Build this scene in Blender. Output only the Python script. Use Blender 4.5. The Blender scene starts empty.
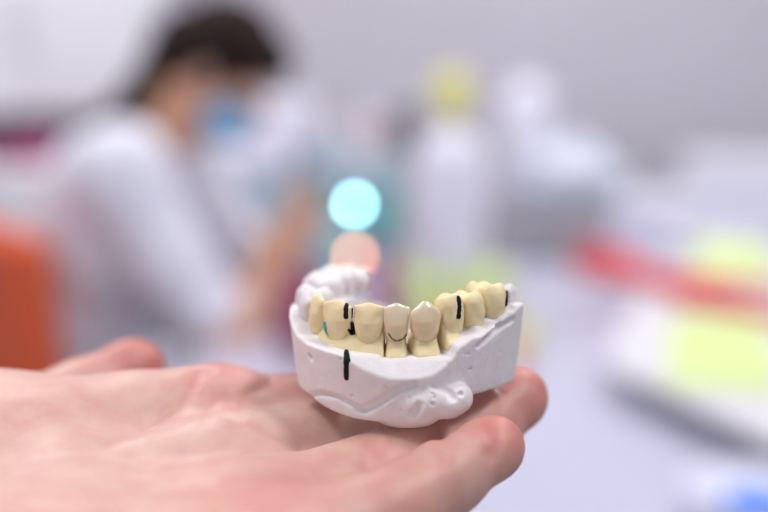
import bpy, bmesh, math, random
import numpy as np
from mathutils import Vector, Matrix

random.seed(4); rng = np.random.RandomState(7)
scene = bpy.context.scene
COL = scene.collection
PI = math.pi

# ------------------------------------------------------------------ camera frame
CAMH = 1.22
PITCH = math.radians(12)
FPX = 50 / 36 * 768
cP, sP = math.cos(PITCH), math.sin(PITCH)

def Q(px, py, Y):
    """point (relative to the lens) seen at px,py at horizontal distance Y"""
    a = (px - 384) / FPX; b = (py - 256) / FPX
    t = Y / (cP - b * sP)
    return np.array([t * a, Y, t * (-sP - b * cP)])

def QZ(px, py, z):
    """point seen at px,py on the horizontal plane z (relative to the lens)"""
    a = (px - 384) / FPX; b = (py - 256) / FPX
    t = z / (-sP - b * cP)
    return np.array([t * a, t * (cP - b * sP), z])

LIFT = np.array([0, 0, CAMH])

# ------------------------------------------------------------------ materials
def mat(name, color, rough=0.6, noise=0.0, nscale=30.0, bump=0.0, bscale=80.0, sss=0.0, sssr=(1, .35, .2), ssscale=0.004,
        spec=0.5, emit=None, estr=0.0, trans=0.0, metal=0.0, coat=0.0, color2=None, attr=None, attrcol=None, bdist=0.0005):
    m = bpy.data.materials.new(name); m.use_nodes = True
    nt = m.node_tree; b = nt.nodes['Principled BSDF']
    b.inputs['Base Color'].default_value = (*color, 1)
    b.inputs['Roughness'].default_value = rough
    b.inputs['Metallic'].default_value = metal
    b.inputs['Specular IOR Level'].default_value = spec
    b.inputs['Transmission Weight'].default_value = trans
    b.inputs['Coat Weight'].default_value = coat
    if sss:
        b.inputs['Subsurface Weight'].default_value = sss
        b.inputs['Subsurface Radius'].default_value = sssr
        b.inputs['Subsurface Scale'].default_value = ssscale
    if emit:
        b.inputs['Emission Color'].default_value = (*emit, 1)
        b.inputs['Emission Strength'].default_value = estr
    tc = nt.nodes.new('ShaderNodeTexCoord')
    last = None
    nz = nt.nodes.new('ShaderNodeTexNoise'); nz.inputs['Scale'].default_value = nscale
    nz.inputs['Detail'].default_value = 4
    nt.links.new(tc.outputs['Object'], nz.inputs['Vector'])
    mx = nt.nodes.new('ShaderNodeMix'); mx.data_type = 'RGBA'
    c2 = color2 or tuple(c * (1 - noise) for c in color)
    mx.inputs['A'].default_value = (*color, 1); mx.inputs['B'].default_value = (*c2, 1)
    mr = nt.nodes.new('ShaderNodeMapRange')
    mr.inputs['From Min'].default_value = .35; mr.inputs['From Max'].default_value = .65
    nt.links.new(nz.outputs['Fac'], mr.inputs['Value'])
    nt.links.new(mr.outputs['Result'], mx.inputs['Factor'])
    last = mx.outputs['Result']
    if attr:
        at = nt.nodes.new('ShaderNodeAttribute'); at.attribute_name = attr
        m2 = nt.nodes.new('ShaderNodeMix'); m2.data_type = 'RGBA'
        m2.inputs['B'].default_value = (*attrcol, 1)
        nt.links.new(last, m2.inputs['A']); nt.links.new(at.outputs['Fac'], m2.inputs['Factor'])
        last = m2.outputs['Result']
    nt.links.new(last, b.inputs['Base Color'])
    if bump:
        n2 = nt.nodes.new('ShaderNodeTexNoise'); n2.inputs['Scale'].default_value = bscale
        n2.inputs['Detail'].default_value = 5
        nt.links.new(tc.outputs['Object'], n2.inputs['Vector'])
        bp = nt.nodes.new('ShaderNodeBump'); bp.inputs['Strength'].default_value = bump
        bp.inputs['Distance'].default_value = bdist
        nt.links.new(n2.outputs['Fac'], bp.inputs['Height'])
        nt.links.new(bp.outputs['Normal'], b.inputs['Normal'])
    return m

# ------------------------------------------------------------------ object helpers
def link(name, me, m=None, parent=None, loc=None, smooth=False):
    o = bpy.data.objects.new(name, me); COL.objects.link(o)
    if m is not None: me.materials.append(m)
    if parent is not None: o.parent = parent
    if loc is not None: o.location = loc
    if smooth:
        me.polygons.foreach_set('use_smooth', [True] * len(me.polygons))
    return o

def mesh_np(name, V, F, m, parent=None, smooth=True):
    me = bpy.data.meshes.new(name)
    me.from_pydata(V.tolist() if hasattr(V, 'tolist') else V, [], F.tolist() if hasattr(F, 'tolist') else F)
    me.validate(); me.update()
    return link(name, me, m, parent, smooth=smooth)

def tag(o, label, cat, group=None, kind=None):
    if label: o['label'] = label
    if cat: o['category'] = cat
    if group: o['group'] = group
    if kind: o['kind'] = kind
    return o

def thing(name, label, cat, loc, rz=0, group=None):
    o = bpy.data.objects.new(name, None); COL.objects.link(o)
    o.empty_display_size = .05
    o.location = loc; o.rotation_euler = (0, 0, rz)
    return tag(o, label, cat, group)

def bm_box(bm, c, s, bevel=0.0, rot=None, seg=2):
    r = bmesh.ops.create_cube(bm, size=1)
    vs = r['verts']
    bmesh.ops.scale(bm, vec=s, verts=vs)
    if bevel:
        es = list({e for v in vs for e in v.link_edges})
        rb = bmesh.ops.bevel(bm, geom=es, offset=bevel, segments=seg, affect='EDGES', profile=.5)
        vs = list({v for f in rb['faces'] for v in f.verts} | {v for v in vs if v.is_valid})
    if rot is not None: bmesh.ops.rotate(bm, cent=(0, 0, 0), matrix=rot, verts=vs)
    bmesh.ops.translate(bm, vec=c, verts=vs)

def box(name, c, s, m, parent=None, bevel=0.0, rot=None):
    bm = bmesh.new(); bm_box(bm, c, s, bevel, rot)
    me = bpy.data.meshes.new(name); bm.to_mesh(me); bm.free()
    return link(name, me, m, parent)

def lathe(name, prof, m, parent=None, c=(0, 0, 0), n=40, rot=None, smooth=True):
    V = []; F = []
    for (r, z) in prof:
        for k in range(n):
            a = 2 * PI * k / n
            V.append([max(r, 1e-5) * math.cos(a), max(r, 1e-5) * math.sin(a), z])
    for i in range(len(prof) - 1):
        for k in range(n):
            k2 = (k + 1) % n
            F.append([i * n + k, i * n + k2, (i + 1) * n + k2, (i + 1) * n + k])
    V = [Vector(v) for v in V]
    if rot is not None: V = [rot @ v for v in V]
    V = [list(v + Vector(c)) for v in V]
    return mesh_np(name, V, F, m, parent, smooth)

def tube(name, pts, r, m, parent=None, n=12, rs=None):
    P = [Vector(p) for p in pts]
    V = []; F = []
    up = Vector((0, 0, 1))
    for i, p in enumerate(P):
        t = (P[min(i + 1, len(P) - 1)] - P[max(i - 1, 0)]).normalized()
        a = t.cross(up)
        if a.length < 1e-3: a = t.cross(Vector((1, 0, 0)))
        a.normalize(); b = t.cross(a)
        rr = rs[i] if rs else r
        for k in range(n):
            q = 2 * PI * k / n
            V.append(list(p + a * rr * math.cos(q) + b * rr * math.sin(q)))
    for i in range(len(P) - 1):
        for k in range(n):
            k2 = (k + 1) % n
            F.append([i * n + k, i * n + k2, (i + 1) * n + k2, (i + 1) * n + k])
    F.append(list(range(n))[::-1]); F.append([(len(P) - 1) * n + k for k in range(n)])
    return mesh_np(name, V, F, m, parent)

# ------------------------------------------------------------------ implicit surfaces
def surface_nets(D, lo, h):
    """D < 0 inside; returns vertices and quads (outward)"""
    D = np.asarray(D, dtype=np.float32)
    nx, ny, nz = D.shape
    S = D < 0
    cnt = np.zeros((nx-1, ny-1, nz-1), np.float32)
    acc = np.zeros((nx-1, ny-1, nz-1, 3), np.float32)
    def sl(o, ax_len):  # cell-corner slices
        return slice(o, ax_len - 1 + o)
    corners = [(i, j, k) for i in (0, 1) for j in (0, 1) for k in (0, 1)]
    mixed_any = np.zeros((nx-1, ny-1, nz-1), bool); mixed_all = np.ones((nx-1, ny-1, nz-1), bool)
    for c in corners:
        s = S[sl(c[0], nx), sl(c[1], ny), sl(c[2], nz)]
        mixed_any |= s; mixed_all &= s
    active = mixed_any & ~mixed_all
    idx = np.argwhere(active)
    n = len(idx)
    P = np.zeros((n, 3)); C = np.zeros(n)
    val = {c: D[idx[:, 0] + c[0], idx[:, 1] + c[1], idx[:, 2] + c[2]].astype(np.float64) for c in corners}
    for a in corners:
        for ax in range(3):
            if a[ax] == 1: continue
            b = list(a); b[ax] = 1; b = tuple(b)
            va, vb = val[a], val[b]
            cross = (va < 0) != (vb < 0)
            t = np.where(cross, va / np.where(cross, va - vb, 1), 0)
            for q in range(3):
                P[:, q] += np.where(cross, a[q] + (t if q == ax else 0), 0)
            C += cross
    P = P / C[:, None]
    V = (idx + P) * h + np.array(lo)
    vid = -np.ones((nx-1, ny-1, nz-1), np.int64); vid[active] = np.arange(n)
    F = []
    for ax in range(3):
        s0 = [slice(None)] * 3; s1 = [slice(None)] * 3
        s0[ax] = slice(0, -1); s1[ax] = slice(1, None)
        A = S[tuple(s0)]; B = S[tuple(s1)]
        e = np.argwhere(A != B)
        o1, o2 = [(1, 2), (2, 0), (0, 1)][ax]
        ok = (e[:, o1] > 0) & (e[:, o2] > 0) & (e[:, o1] < D.shape[o1]-1) & (e[:, o2] < D.shape[o2]-1)
        e = e[ok]
        flip = ~A[tuple(e.T)]
        def g(d1, d2):
            i = e.copy(); i[:, o1] -= d1; i[:, o2] -= d2
            return vid[tuple(i.T)]
        q = np.stack([g(1, 1), g(0, 1), g(0, 0), g(1, 0)], 1)
        q[flip] = q[flip][:, ::-1]
        F.append(q)
    return V, np.concatenate(F)

def relax(V, F, it=2):
    n = len(V)
    for _ in range(it):
        acc = np.zeros((n, 3)); c = np.zeros(n)
        for a, b in ((0, 1), (1, 2), (2, 3), (3, 0)):
            np.add.at(acc, F[:, a], V[F[:, b]]); np.add.at(c, F[:, a], 1)
            np.add.at(acc, F[:, b], V[F[:, a]]); np.add.at(c, F[:, b], 1)
        V = V * .4 + .6 * acc / c[:, None]
    return V

class Field:
    def __init__(s, lo, hi, h):
        s.lo = np.array(lo, float); s.h = h
        s.n = np.ceil((np.array(hi) - s.lo) / h).astype(int) + 1
        s.D = np.full(s.n, 1e3 * h, np.float32)
    def sub(s, lo, hi):
        a = np.clip(np.floor((np.array(lo) - s.lo) / s.h).astype(int), 0, s.n)
        b = np.clip(np.ceil((np.array(hi) - s.lo) / s.h).astype(int) + 1, 0, s.n)
        if np.any(b - a < 1): return None
        sl = tuple(slice(a[i], b[i]) for i in range(3))
        ax = [(np.arange(a[i], b[i]) * s.h + s.lo[i]) for i in range(3)]
        return sl, ax[0][:, None, None], ax[1][None, :, None], ax[2][None, None, :]
    def put(s, sl, d, k, mode='add'):
        A = s.D[sl]
        if mode == 'add':
            if k > 0:
                hh = np.maximum(k - np.abs(A - d), 0) / k
                A = np.minimum(A, d) - hh * hh * k * .25
            else: A = np.minimum(A, d)
        else:
            if k > 0:
                hh = np.maximum(k - np.abs(A + d), 0) / k
                A = np.maximum(A, -d) + hh * hh * k * .25
            else: A = np.maximum(A, -d)
        s.D[sl] = A
    def cone(s, a, b, ra, rb, k=0, mode='add'):
        a = np.array(a, float); b = np.array(b, float); m = max(ra, rb) + 2 * k + 3 * s.h
        r = s.sub(np.minimum(a, b) - m, np.maximum(a, b) + m)
        if r is None: return
        sl, X, Y, Z = r
        ab = b - a; L = max(ab @ ab, 1e-12)
        t = np.clip(((X - a[0]) * ab[0] + (Y - a[1]) * ab[1] + (Z - a[2]) * ab[2]) / L, 0, 1)
        d = np.sqrt((X - a[0] - t*ab[0])**2 + (Y - a[1] - t*ab[1])**2 + (Z - a[2] - t*ab[2])**2) - (ra + (rb - ra) * t)
        s.put(sl, d, k, mode)
    def chain(s, pts, rs, k=0, mode='add'):
        for i in range(len(pts) - 1): s.cone(pts[i], pts[i+1], rs[i], rs[i+1], k, mode)
    def ell(s, c, r, k=0, R=None, mode='add'):
        c = np.array(c, float); r = np.array(r, float); m = max(r) + 2 * k + 3 * s.h
        q = s.sub(c - m, c + m)
        if q is None: return
        sl, X, Y, Z = q
        x, y, z = X - c[0], Y - c[1], Z - c[2]
        if R is not None:
            R = np.array(R)
            x, y, z = (R[0, 0]*x + R[1, 0]*y + R[2, 0]*z, R[0, 1]*x + R[1, 1]*y + R[2, 1]*z, R[0, 2]*x + R[1, 2]*y + R[2, 2]*z)
        k0 = np.sqrt((x/r[0])**2 + (y/r[1])**2 + (z/r[2])**2)
        k1 = np.sqrt((x/r[0]**2)**2 + (y/r[1]**2)**2 + (z/r[2]**2)**2) + 1e-9
        s.put(sl, k0 * (k0 - 1) / k1, k, mode)
    def groove(s, pts, depth, w):
        pts = [np.array(p, float) for p in pts]
        P = np.array(pts); m = 3 * w
        r = s.sub(P.min(0) - m, P.max(0) + m)
        if r is None: return
        sl, X, Y, Z = r
        best = None
        for a, b in zip(pts[:-1], pts[1:]):
            ab = b - a; L = ab @ ab
            t = np.clip(((X - a[0]) * ab[0] + (Y - a[1]) * ab[1] + (Z - a[2]) * ab[2]) / L, 0, 1)
            d = (X - a[0] - t*ab[0])**2 + (Y - a[1] - t*ab[1])**2 + (Z - a[2] - t*ab[2])**2
            best = d if best is None else np.minimum(best, d)
        s.D[sl] += depth * np.exp(-best / (w * w))
    def sample(s, P):
        g = (np.asarray(P) - s.lo) / s.h
        g = np.clip(g, 0, s.n - 1.001); i = g.astype(int); f = g - i
        out = 0
        for a in (0, 1):
            for b in (0, 1):
                for c in (0, 1):
                    w = (f[..., 0] if a else 1 - f[..., 0]) * (f[..., 1] if b else 1 - f[..., 1]) * (f[..., 2] if c else 1 - f[..., 2])
                    out = out + w * s.D[i[..., 0] + a, i[..., 1] + b, i[..., 2] + c]
        return out
    def mesh(s):
        return surface_nets(s.D, s.lo, s.h)

def smooth_noise(P, scale, seed=0):
    """cheap smooth 3-D noise, -1..1"""
    r = np.random.RandomState(seed); out = 0
    for k in range(6):
        d = r.normal(size=3); d /= np.linalg.norm(d)
        out = out + np.sin((P[..., 0] * d[0] + P[..., 1] * d[1] + P[..., 2] * d[2]) * scale * r.uniform(.6, 1.6) + r.uniform(0, 6.28))
    return out / 3

# ================================================================== DENTAL CAST (mm, arch frame u,v,w)
TH = math.radians(30)
cT, sT = math.cos(TH), math.sin(TH)
O = np.array([-8.0, 227.0, -87.0])      # midline apex of the arch, underside of the plaster
def arch2cam(P):
    P = np.asarray(P, float)
    return np.stack([O[0] + P[..., 0] * cT + P[..., 1] * sT, O[1] - P[..., 0] * sT + P[..., 1] * cT, O[2] + P[..., 2]], -1)
def cam2arch(P):
    P = np.asarray(P, float); d = P - O
    return np.stack([d[..., 0] * cT - d[..., 1] * sT, d[..., 0] * sT + d[..., 1] * cT, d[..., 2]], -1)

ARCH_CTRL = [(-24.4, 50), (-23.9, 43.5), (-23.2, 33.5), (-21.3, 24), (-18.7, 16.2), (-15.0, 9.2), (-9.7, 3.7), (-4.3, .9), (0, .2),
             (4.3, .8), (9.8, 3.0), (15.6, 7.0), (20.3, 13.2), (23.2, 20.2), (25.6, 28.5), (27.2, 36.5), (27.6, 41)]
def catmull(pts, n=10):
    P = [np.array(p, float) for p in pts]; P = [2*P[0]-P[1]] + P + [2*P[-1]-P[-2]]
    out = []
    for i in range(1, len(P) - 2):
        for k in range(n):
            t = k / n
            out.append(.5 * ((2*P[i]) + (-P[i-1]+P[i+1])*t + (2*P[i-1]-5*P[i]+4*P[i+1]-P[i+2])*t*t + (-P[i-1]+3*P[i]-3*P[i+1]+P[i+2])*t**3))
    out.append(P[-2]); return np.array(out)
ARCH = catmull(ARCH_CTRL, 10)
seg = np.linalg.norm(np.diff(ARCH, axis=0), axis=1)
ARC_S = np.concatenate([[0], np.cumsum(seg)])
ARC_S -= ARC_S[80]                         # zero at the midline
def arch_at(s):
    u = np.interp(s, ARC_S, ARCH[:, 0]); v = np.interp(s, ARC_S, ARCH[:, 1])
    e = .8
    t = np.array([np.interp(s+e, ARC_S, ARCH[:, 0]) - np.interp(s-e, ARC_S, ARCH[:, 0]), np.interp(s+e, ARC_S, ARCH[:, 1]) - np.interp(s-e, ARC_S, ARCH[:, 1])])
    t /= np.linalg.norm(t)
    return np.array([u, v]), t, np.array([t[1], -t[0]])     # point, tangent, outward normal (towards the lips)

def arch_field(U, V):
    """signed outward distance n and arc position s for a 2-D grid"""
    best = np.full(U.shape, 1e9); S = np.zeros(U.shape); N = np.zeros(U.shape)
    for i in range(len(ARCH) - 1):
        a, b = ARCH[i], ARCH[i+1]; ab = b - a; L = ab @ ab
        lo = 0 if i > 0 else -9; hi = 1 if i < len(ARCH) - 2 else 9
        t = np.clip(((U-a[0])*ab[0] + (V-a[1])*ab[1]) / L, lo, hi)
        dx, dy = U-a[0]-t*ab[0], V-a[1]-t*ab[1]
        d = dx*dx + dy*dy
        m = d < best
        best = np.where(m, d, best)
        S = np.where(m, ARC_S[i] + t * math.sqrt(L), S)
        l = math.sqrt(L)
        N = np.where(m, (dx*ab[1] - dy*ab[0]) / l, N)
    return N, S

def smax(a, b, k):
    h = np.maximum(k - np.abs(a - b), 0) / k
    return np.maximum(a, b) + h*h*k*.25
def smin(a, b, k):
    h = np.maximum(k - np.abs(a - b), 0) / k
    return np.minimum(a, b) - h*h*k*.25

h = 0.33
fb = Field((-40, -13, -6), (40, 52, 32), h)
sl, U, V, W = fb.sub((-99, -99, -99), (99, 99, 99))
N2, S2 = arch_field(U[:, :, 0] + 0 * V[:, :, 0], V[:, :, 0] + 0 * U[:, :, 0])
N = N2[:, :, None].astype(np.float32); S = S2[:, :, None].astype(np.float32)
U = U.astype(np.float32); V = V.astype(np.float32); W = W.astype(np.float32)
# crest height of the plaster along the arch, and the height of the carved margin
TOPX = [-60, -50, -36, -26, -20, -14, -9, -5, 0, 7.8, 8.4, 19.9, 20.5, 21.3, 24, 28, 33, 38, 50]
TOPZ = [14, 17, 21.8, 23.0, 23.4, 22.6, 20.0, 19.3, 19.0, 18.4, 17.7, 18.0, 18.8, 20.6, 21.8, 22.6, 24.4, 26.0, 26.2]
top = np.interp(S2, TOPX, TOPZ)[:, :, None].astype(np.float32)
marg = np.interp(S2, [-60, 0, 1.5, 3, 5, 8, 10.5, 14, 17, 19.5, 20.3, 60], [40, 21, 19.6, 18.4, 17, 15.6, 14.9, 14.6, 15.4, 17.8, 40, 60])[:, :, None].astype(np.float32)
outb = np.interp(S2, [-60, -40, -25, -12, 0, 10, 20, 30, 44], [6.0, 4.4, 3.4, 5.2, 6.6, 8.6, 7.6, 5.2, 3.0])[:, :, None].astype(np.float32)
# outer wall: near vertical below the margin, chamfered in above it
wall = N - outb - 0.11 * (W - 10)
cham = (N - outb + (W - marg) * 1.1) * 0.67
outer = smax(wall, cham, 0.3)
inner = -(N + 8.5 - 0.12 * (W - 10))
low = -W + np.interp(S2, [-60, -26, -20, -14, -6, -2, 4, 9, 16, 21, 24, 45], [4, 4.6, 4.8, 6.2, 6.4, 5.0, 4.0, 4.2, 5.8, 7.6, 8.2, 6.4])[:, :, None].astype(np.float32)
up = W - top
ends = np.maximum(S - 41.6, -S - 57)
D = smax(smax(outer, inner, 2.0), up, .6)
D = smax(D, low, .9)
D = smax(D, ends.astype(np.float32), 1.2)
fb.D = D.astype(np.float32) + 0 * fb.D
# knife facets, chips and grooves on the outer wall; points are given on the arch (s, outward, w)
def AP(s, n, w):
    p, t, q = arch_at(s); return np.array([p[0] + q[0]*n, p[1] + q[1]*n, w])
def onpx(px, py, Y): return cam2arch(Q(px, py, Y))
# lumps of spilled plaster under the front
for (px, py, Y, r) in [(398, 408, 219.5, (7.5, 5, 4.2)), (414, 407, 218.6, (6.5, 5, 4.2)), (380, 403, 221, (6, 5, 3.4)), (446, 402, 217, (4.4, 4.0, 3.6)), (458, 398, 217, (3.2, 3.4, 3.3)), (432, 399, 217.4, (5.0, 4.5, 4.3)), (405, 400, 218.4, (8, 4.5, 4.0)), (364, 401, 222.5, (5, 5, 2.6))]:
    c = onpx(px, py, Y + 2.2)
    fb.ell(c, r, .7)
# roll of plaster at the lower left, above the hollow
fb.ell(AP(-6, 3.0, 3.4), (5, 6, 2.2), 1.2, mode='cut')
def march(px, py, flds, y0=205, y1=275, step=.15):
    """first point along the line of sight inside any of the fields"""
    Ys = np.arange(y0, y1, step)
    P = np.array([cam2arch(Q(px, py, y)) for y in Ys])
    best = None
    for f in flds:
        d = f.sample(P)
        i = np.argmax(d < 0)
        if d[i] < 0 and (best is None or Ys[i] < best): best = Ys[i]
    return None if best is None else best
def carve(path, r, off, k=.3, n=12, mode='cut'):
    """knife line along the surface: r = half sizes, off = how far outside the skin the tool runs"""
    path = np.array(path, float); pts = []
    for i in range(n):
        t = i/(n-1)*(len(path)-1); j = min(int(t), len(path)-2); f_ = t-j
        px, py = path[j]*(1-f_) + path[j+1]*f_
        y = march(px, py, [fb])
        if y is not None: pts.append(onpx(px, py, y - off))
    for p in pts: fb.ell(p, r, k, mode=mode)
# notch cut between the round lump and the wall
carve([(435, 386), (443, 388), (449, 392), (453, 398)], (1.15, 1.15, .95), .3, .12, n=18)
# diagonal knife ridge from the lower left hollow up to the middle
carve([(362, 411), (374, 406), (388, 397), (402, 390), (414, 386)], (1.4, 1.4, .9), .55, .4, 22)
carve([(303, 397), (318, 394), (335, 397), (350, 405), (362, 411)], (1.3, 1.3, .7), .6, .3, 22)
carve([(412, 416), (417, 411), (419, 405)], (.9, .9, .9), .35, .5, 8)
# chipped flap at the upper left
for (s, n, w, r) in [(-22, 6.6, 18.5, (2.6, 2, 3.6)), (-17.5, 7.2, 17.4, (1.8, 1.6, 3.2)), (-25, 7.0, 20, (3, 2.2, 4)), (-14.5, 7.4, 19.6, (2.4, 1.6, 1.8))]:
    fb.ell(AP(s, n, w), r, .5, mode='cut')
# knife groove on the right flank and step above it
carve([(479, 345), (490, 336), (502, 326), (512, 320)], (1.2, 1.2, .8), 0, .1, 26)
for (s, n, w, r) in [(26, 6.6, 23.5, (2.6, 2.0, 1.6)), (31, 6.0, 24.8, (3, 2.0, 1.6)), (36.5, 5.2, 26.6, (3, 2.2, 1.5))]:
    fb.ell(AP(s, n, w), r, .6, mode='cut')
for (s, n, w, r) in [(27.2, 3.6, 22.4, (1.8, 1.2, 1.0)), (30.5, 3.2, 23.4, (1.6, 1.3, 1.0)), (34, 3.0, 23.6, (2.2, 1.6, 1.2)), (38.0, 2.0, 24.4, (2.4, 1.6, 1.1))]:
    fb.ell(AP(s, n, w), r, .8)
# bubble pits
pits = [(311, 357, 1.0), (341, 359, .5), (352, 396, .45), (386, 387, .5), (461, 394, .75), (432, 394, .45), (434, 398, .4), (433, 404, .6), (436, 396, .35),
        (470, 369, .45), (468, 354, .5), (464, 353, .4), (401, 410, .35), (419, 409, .35), (378, 355, .3), (330, 374, .3), (409, 398, .3), (352, 343, .3), (496, 362, .3), (424, 404, .3), (389, 388, .3), (500, 352, .35)]
for (px, py, r) in pits:
    y = march(px, py, [fb])
    if y: fb.ell(onpx(px, py, y + .1 * r), (r, r, r * .8), .12, mode='cut')
# plaster texture
sl, Ub, Vb, Wb = fb.sub((-99,)*3, (99,)*3)
P = np.stack(np.broadcast_arrays(Ub, Vb, Wb), -1).astype(np.float32)
fb.D += (.055 * smooth_noise(P, .7, 1) + .02 * smooth_noise(P, 2.6, 2)).astype(np.float32)
del P

M_plaster = mat('white_plaster', (.83, .785, .805), .62, .05, 300, .35, 1400, sss=.12, sssr=(.8, .7, .6), ssscale=.001, bdist=.0003)
M_stone = mat('cream_die_stone', (.90, .745, .44), .5, .09, 350, .22, 1500, sss=.15, sssr=(1, .7, .35), ssscale=.001, bdist=.0002)
M_gloss = mat('glazed_porcelain', (.80, .64, .40), .12, .05, 220, 0.04, 900, sss=.5, sssr=(1, .7, .45), ssscale=.0016, coat=.5, attr='tip', attrcol=(.76, .71, .64))
M_ink = mat('black_ink', (.008, .007, .010), .6, .2, 900, spec=.2)
M_teal_ink = mat('teal_ink', (.05, .40, .46), .5, .2, 900)
M_margin = mat('dark_margin', (.16, .10, .05), .35, .3, 900, metal=.4)

cast = tag(bpy.data.objects.new('dental_cast', None), 'white plaster dental cast with cream teeth and two glossy crowns held on the open palm', 'dental cast')
COL.objects.link(cast); cast.empty_display_size = .02
o0 = arch2cam((0, 12, 0)) / 1000 + LIFT
cast.location = o0

def put_arch(name, f, m, parent, attrs=None, smooth=True):
    V, F = f.mesh()
    V = relax(V, F, 1)
    Vw = arch2cam(V) / 1000 + LIFT - o0
    o = mesh_np(name, Vw, F[:, ::-1] if False else F, m, parent, smooth)
    if attrs:
        for an, fn in attrs.items():
            a = o.data.attributes.new(an, 'FLOAT', 'POINT'); a.data.foreach_set('value', fn(V).astype(np.float32))
    return o
put_arch('plaster_base', fb, M_plaster, cast)

# ---- cream gum block (die stone) that carries the front and right teeth
fg = Field((-24, -10, 10), (34, 40, 27), .3)
sl, U, V, W = fg.sub((-99,)*3, (99,)*3)
N2, S2 = arch_field(U[:, :, 0] + 0 * V[:, :, 0], V[:, :, 0] + 0 * U[:, :, 0])
N = N2[:, :, None]; S = S2[:, :, None]
def gum_block(s0, s1, hts, outs, inn=4.6, slope=.62):
    top = np.interp(S2, *hts)[:, :, None]
    out = np.interp(S2, *outs)[:, :, None]
    d = smax(N - out + (W - 15) * slope, -(N + inn) + (W - 15) * .3, 1.2)
    d = smax(d, W - top, 1.6)
    d = smax(d, 16.4 - W, .3)
    return smax(d, np.maximum(S - s1, s0 - S), .35)
d = gum_block(-11.6, 8.5, ([-14, -7.6, -7, -3.4, -.3, .6, 1.4, 5, 8.2, 8.6], [22, 23.2, 22.8, 20.9, 22.8, 23, 22.6, 20.6, 22.4, 22.6]), ([-14, -9, 0, 9], [3.8, 5.0, 6.6, 6.6]))
d = np.minimum(d, gum_block(20.6, 34, ([20, 24, 28, 34], [22.6, 22.8, 23.2, 24.4]), ([21, 26, 33], [5.0, 4.6, 3.2]), slope=.3))
# ramp beside the canine die
ramp = smax(smax(N - 5.4, -(N + 4.5), .6), np.maximum(S - 23.8, 20.45 - S), .25)
ramp = smax(ramp, (W - 25.0 + (N - .6) * .95) * .72, .4); ramp = smax(ramp, 16.8 - W, .3)
d = np.minimum(d, ramp)
fg.D = d.astype(np.float32)
P = np.stack(np.broadcast_arrays(U, V, W), -1).astype(np.float32)
fg.D += (.12 * smooth_noise(P, 1.1, 3)).astype(np.float32)
put_arch('gum_block', fg, M_stone, cast)

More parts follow.
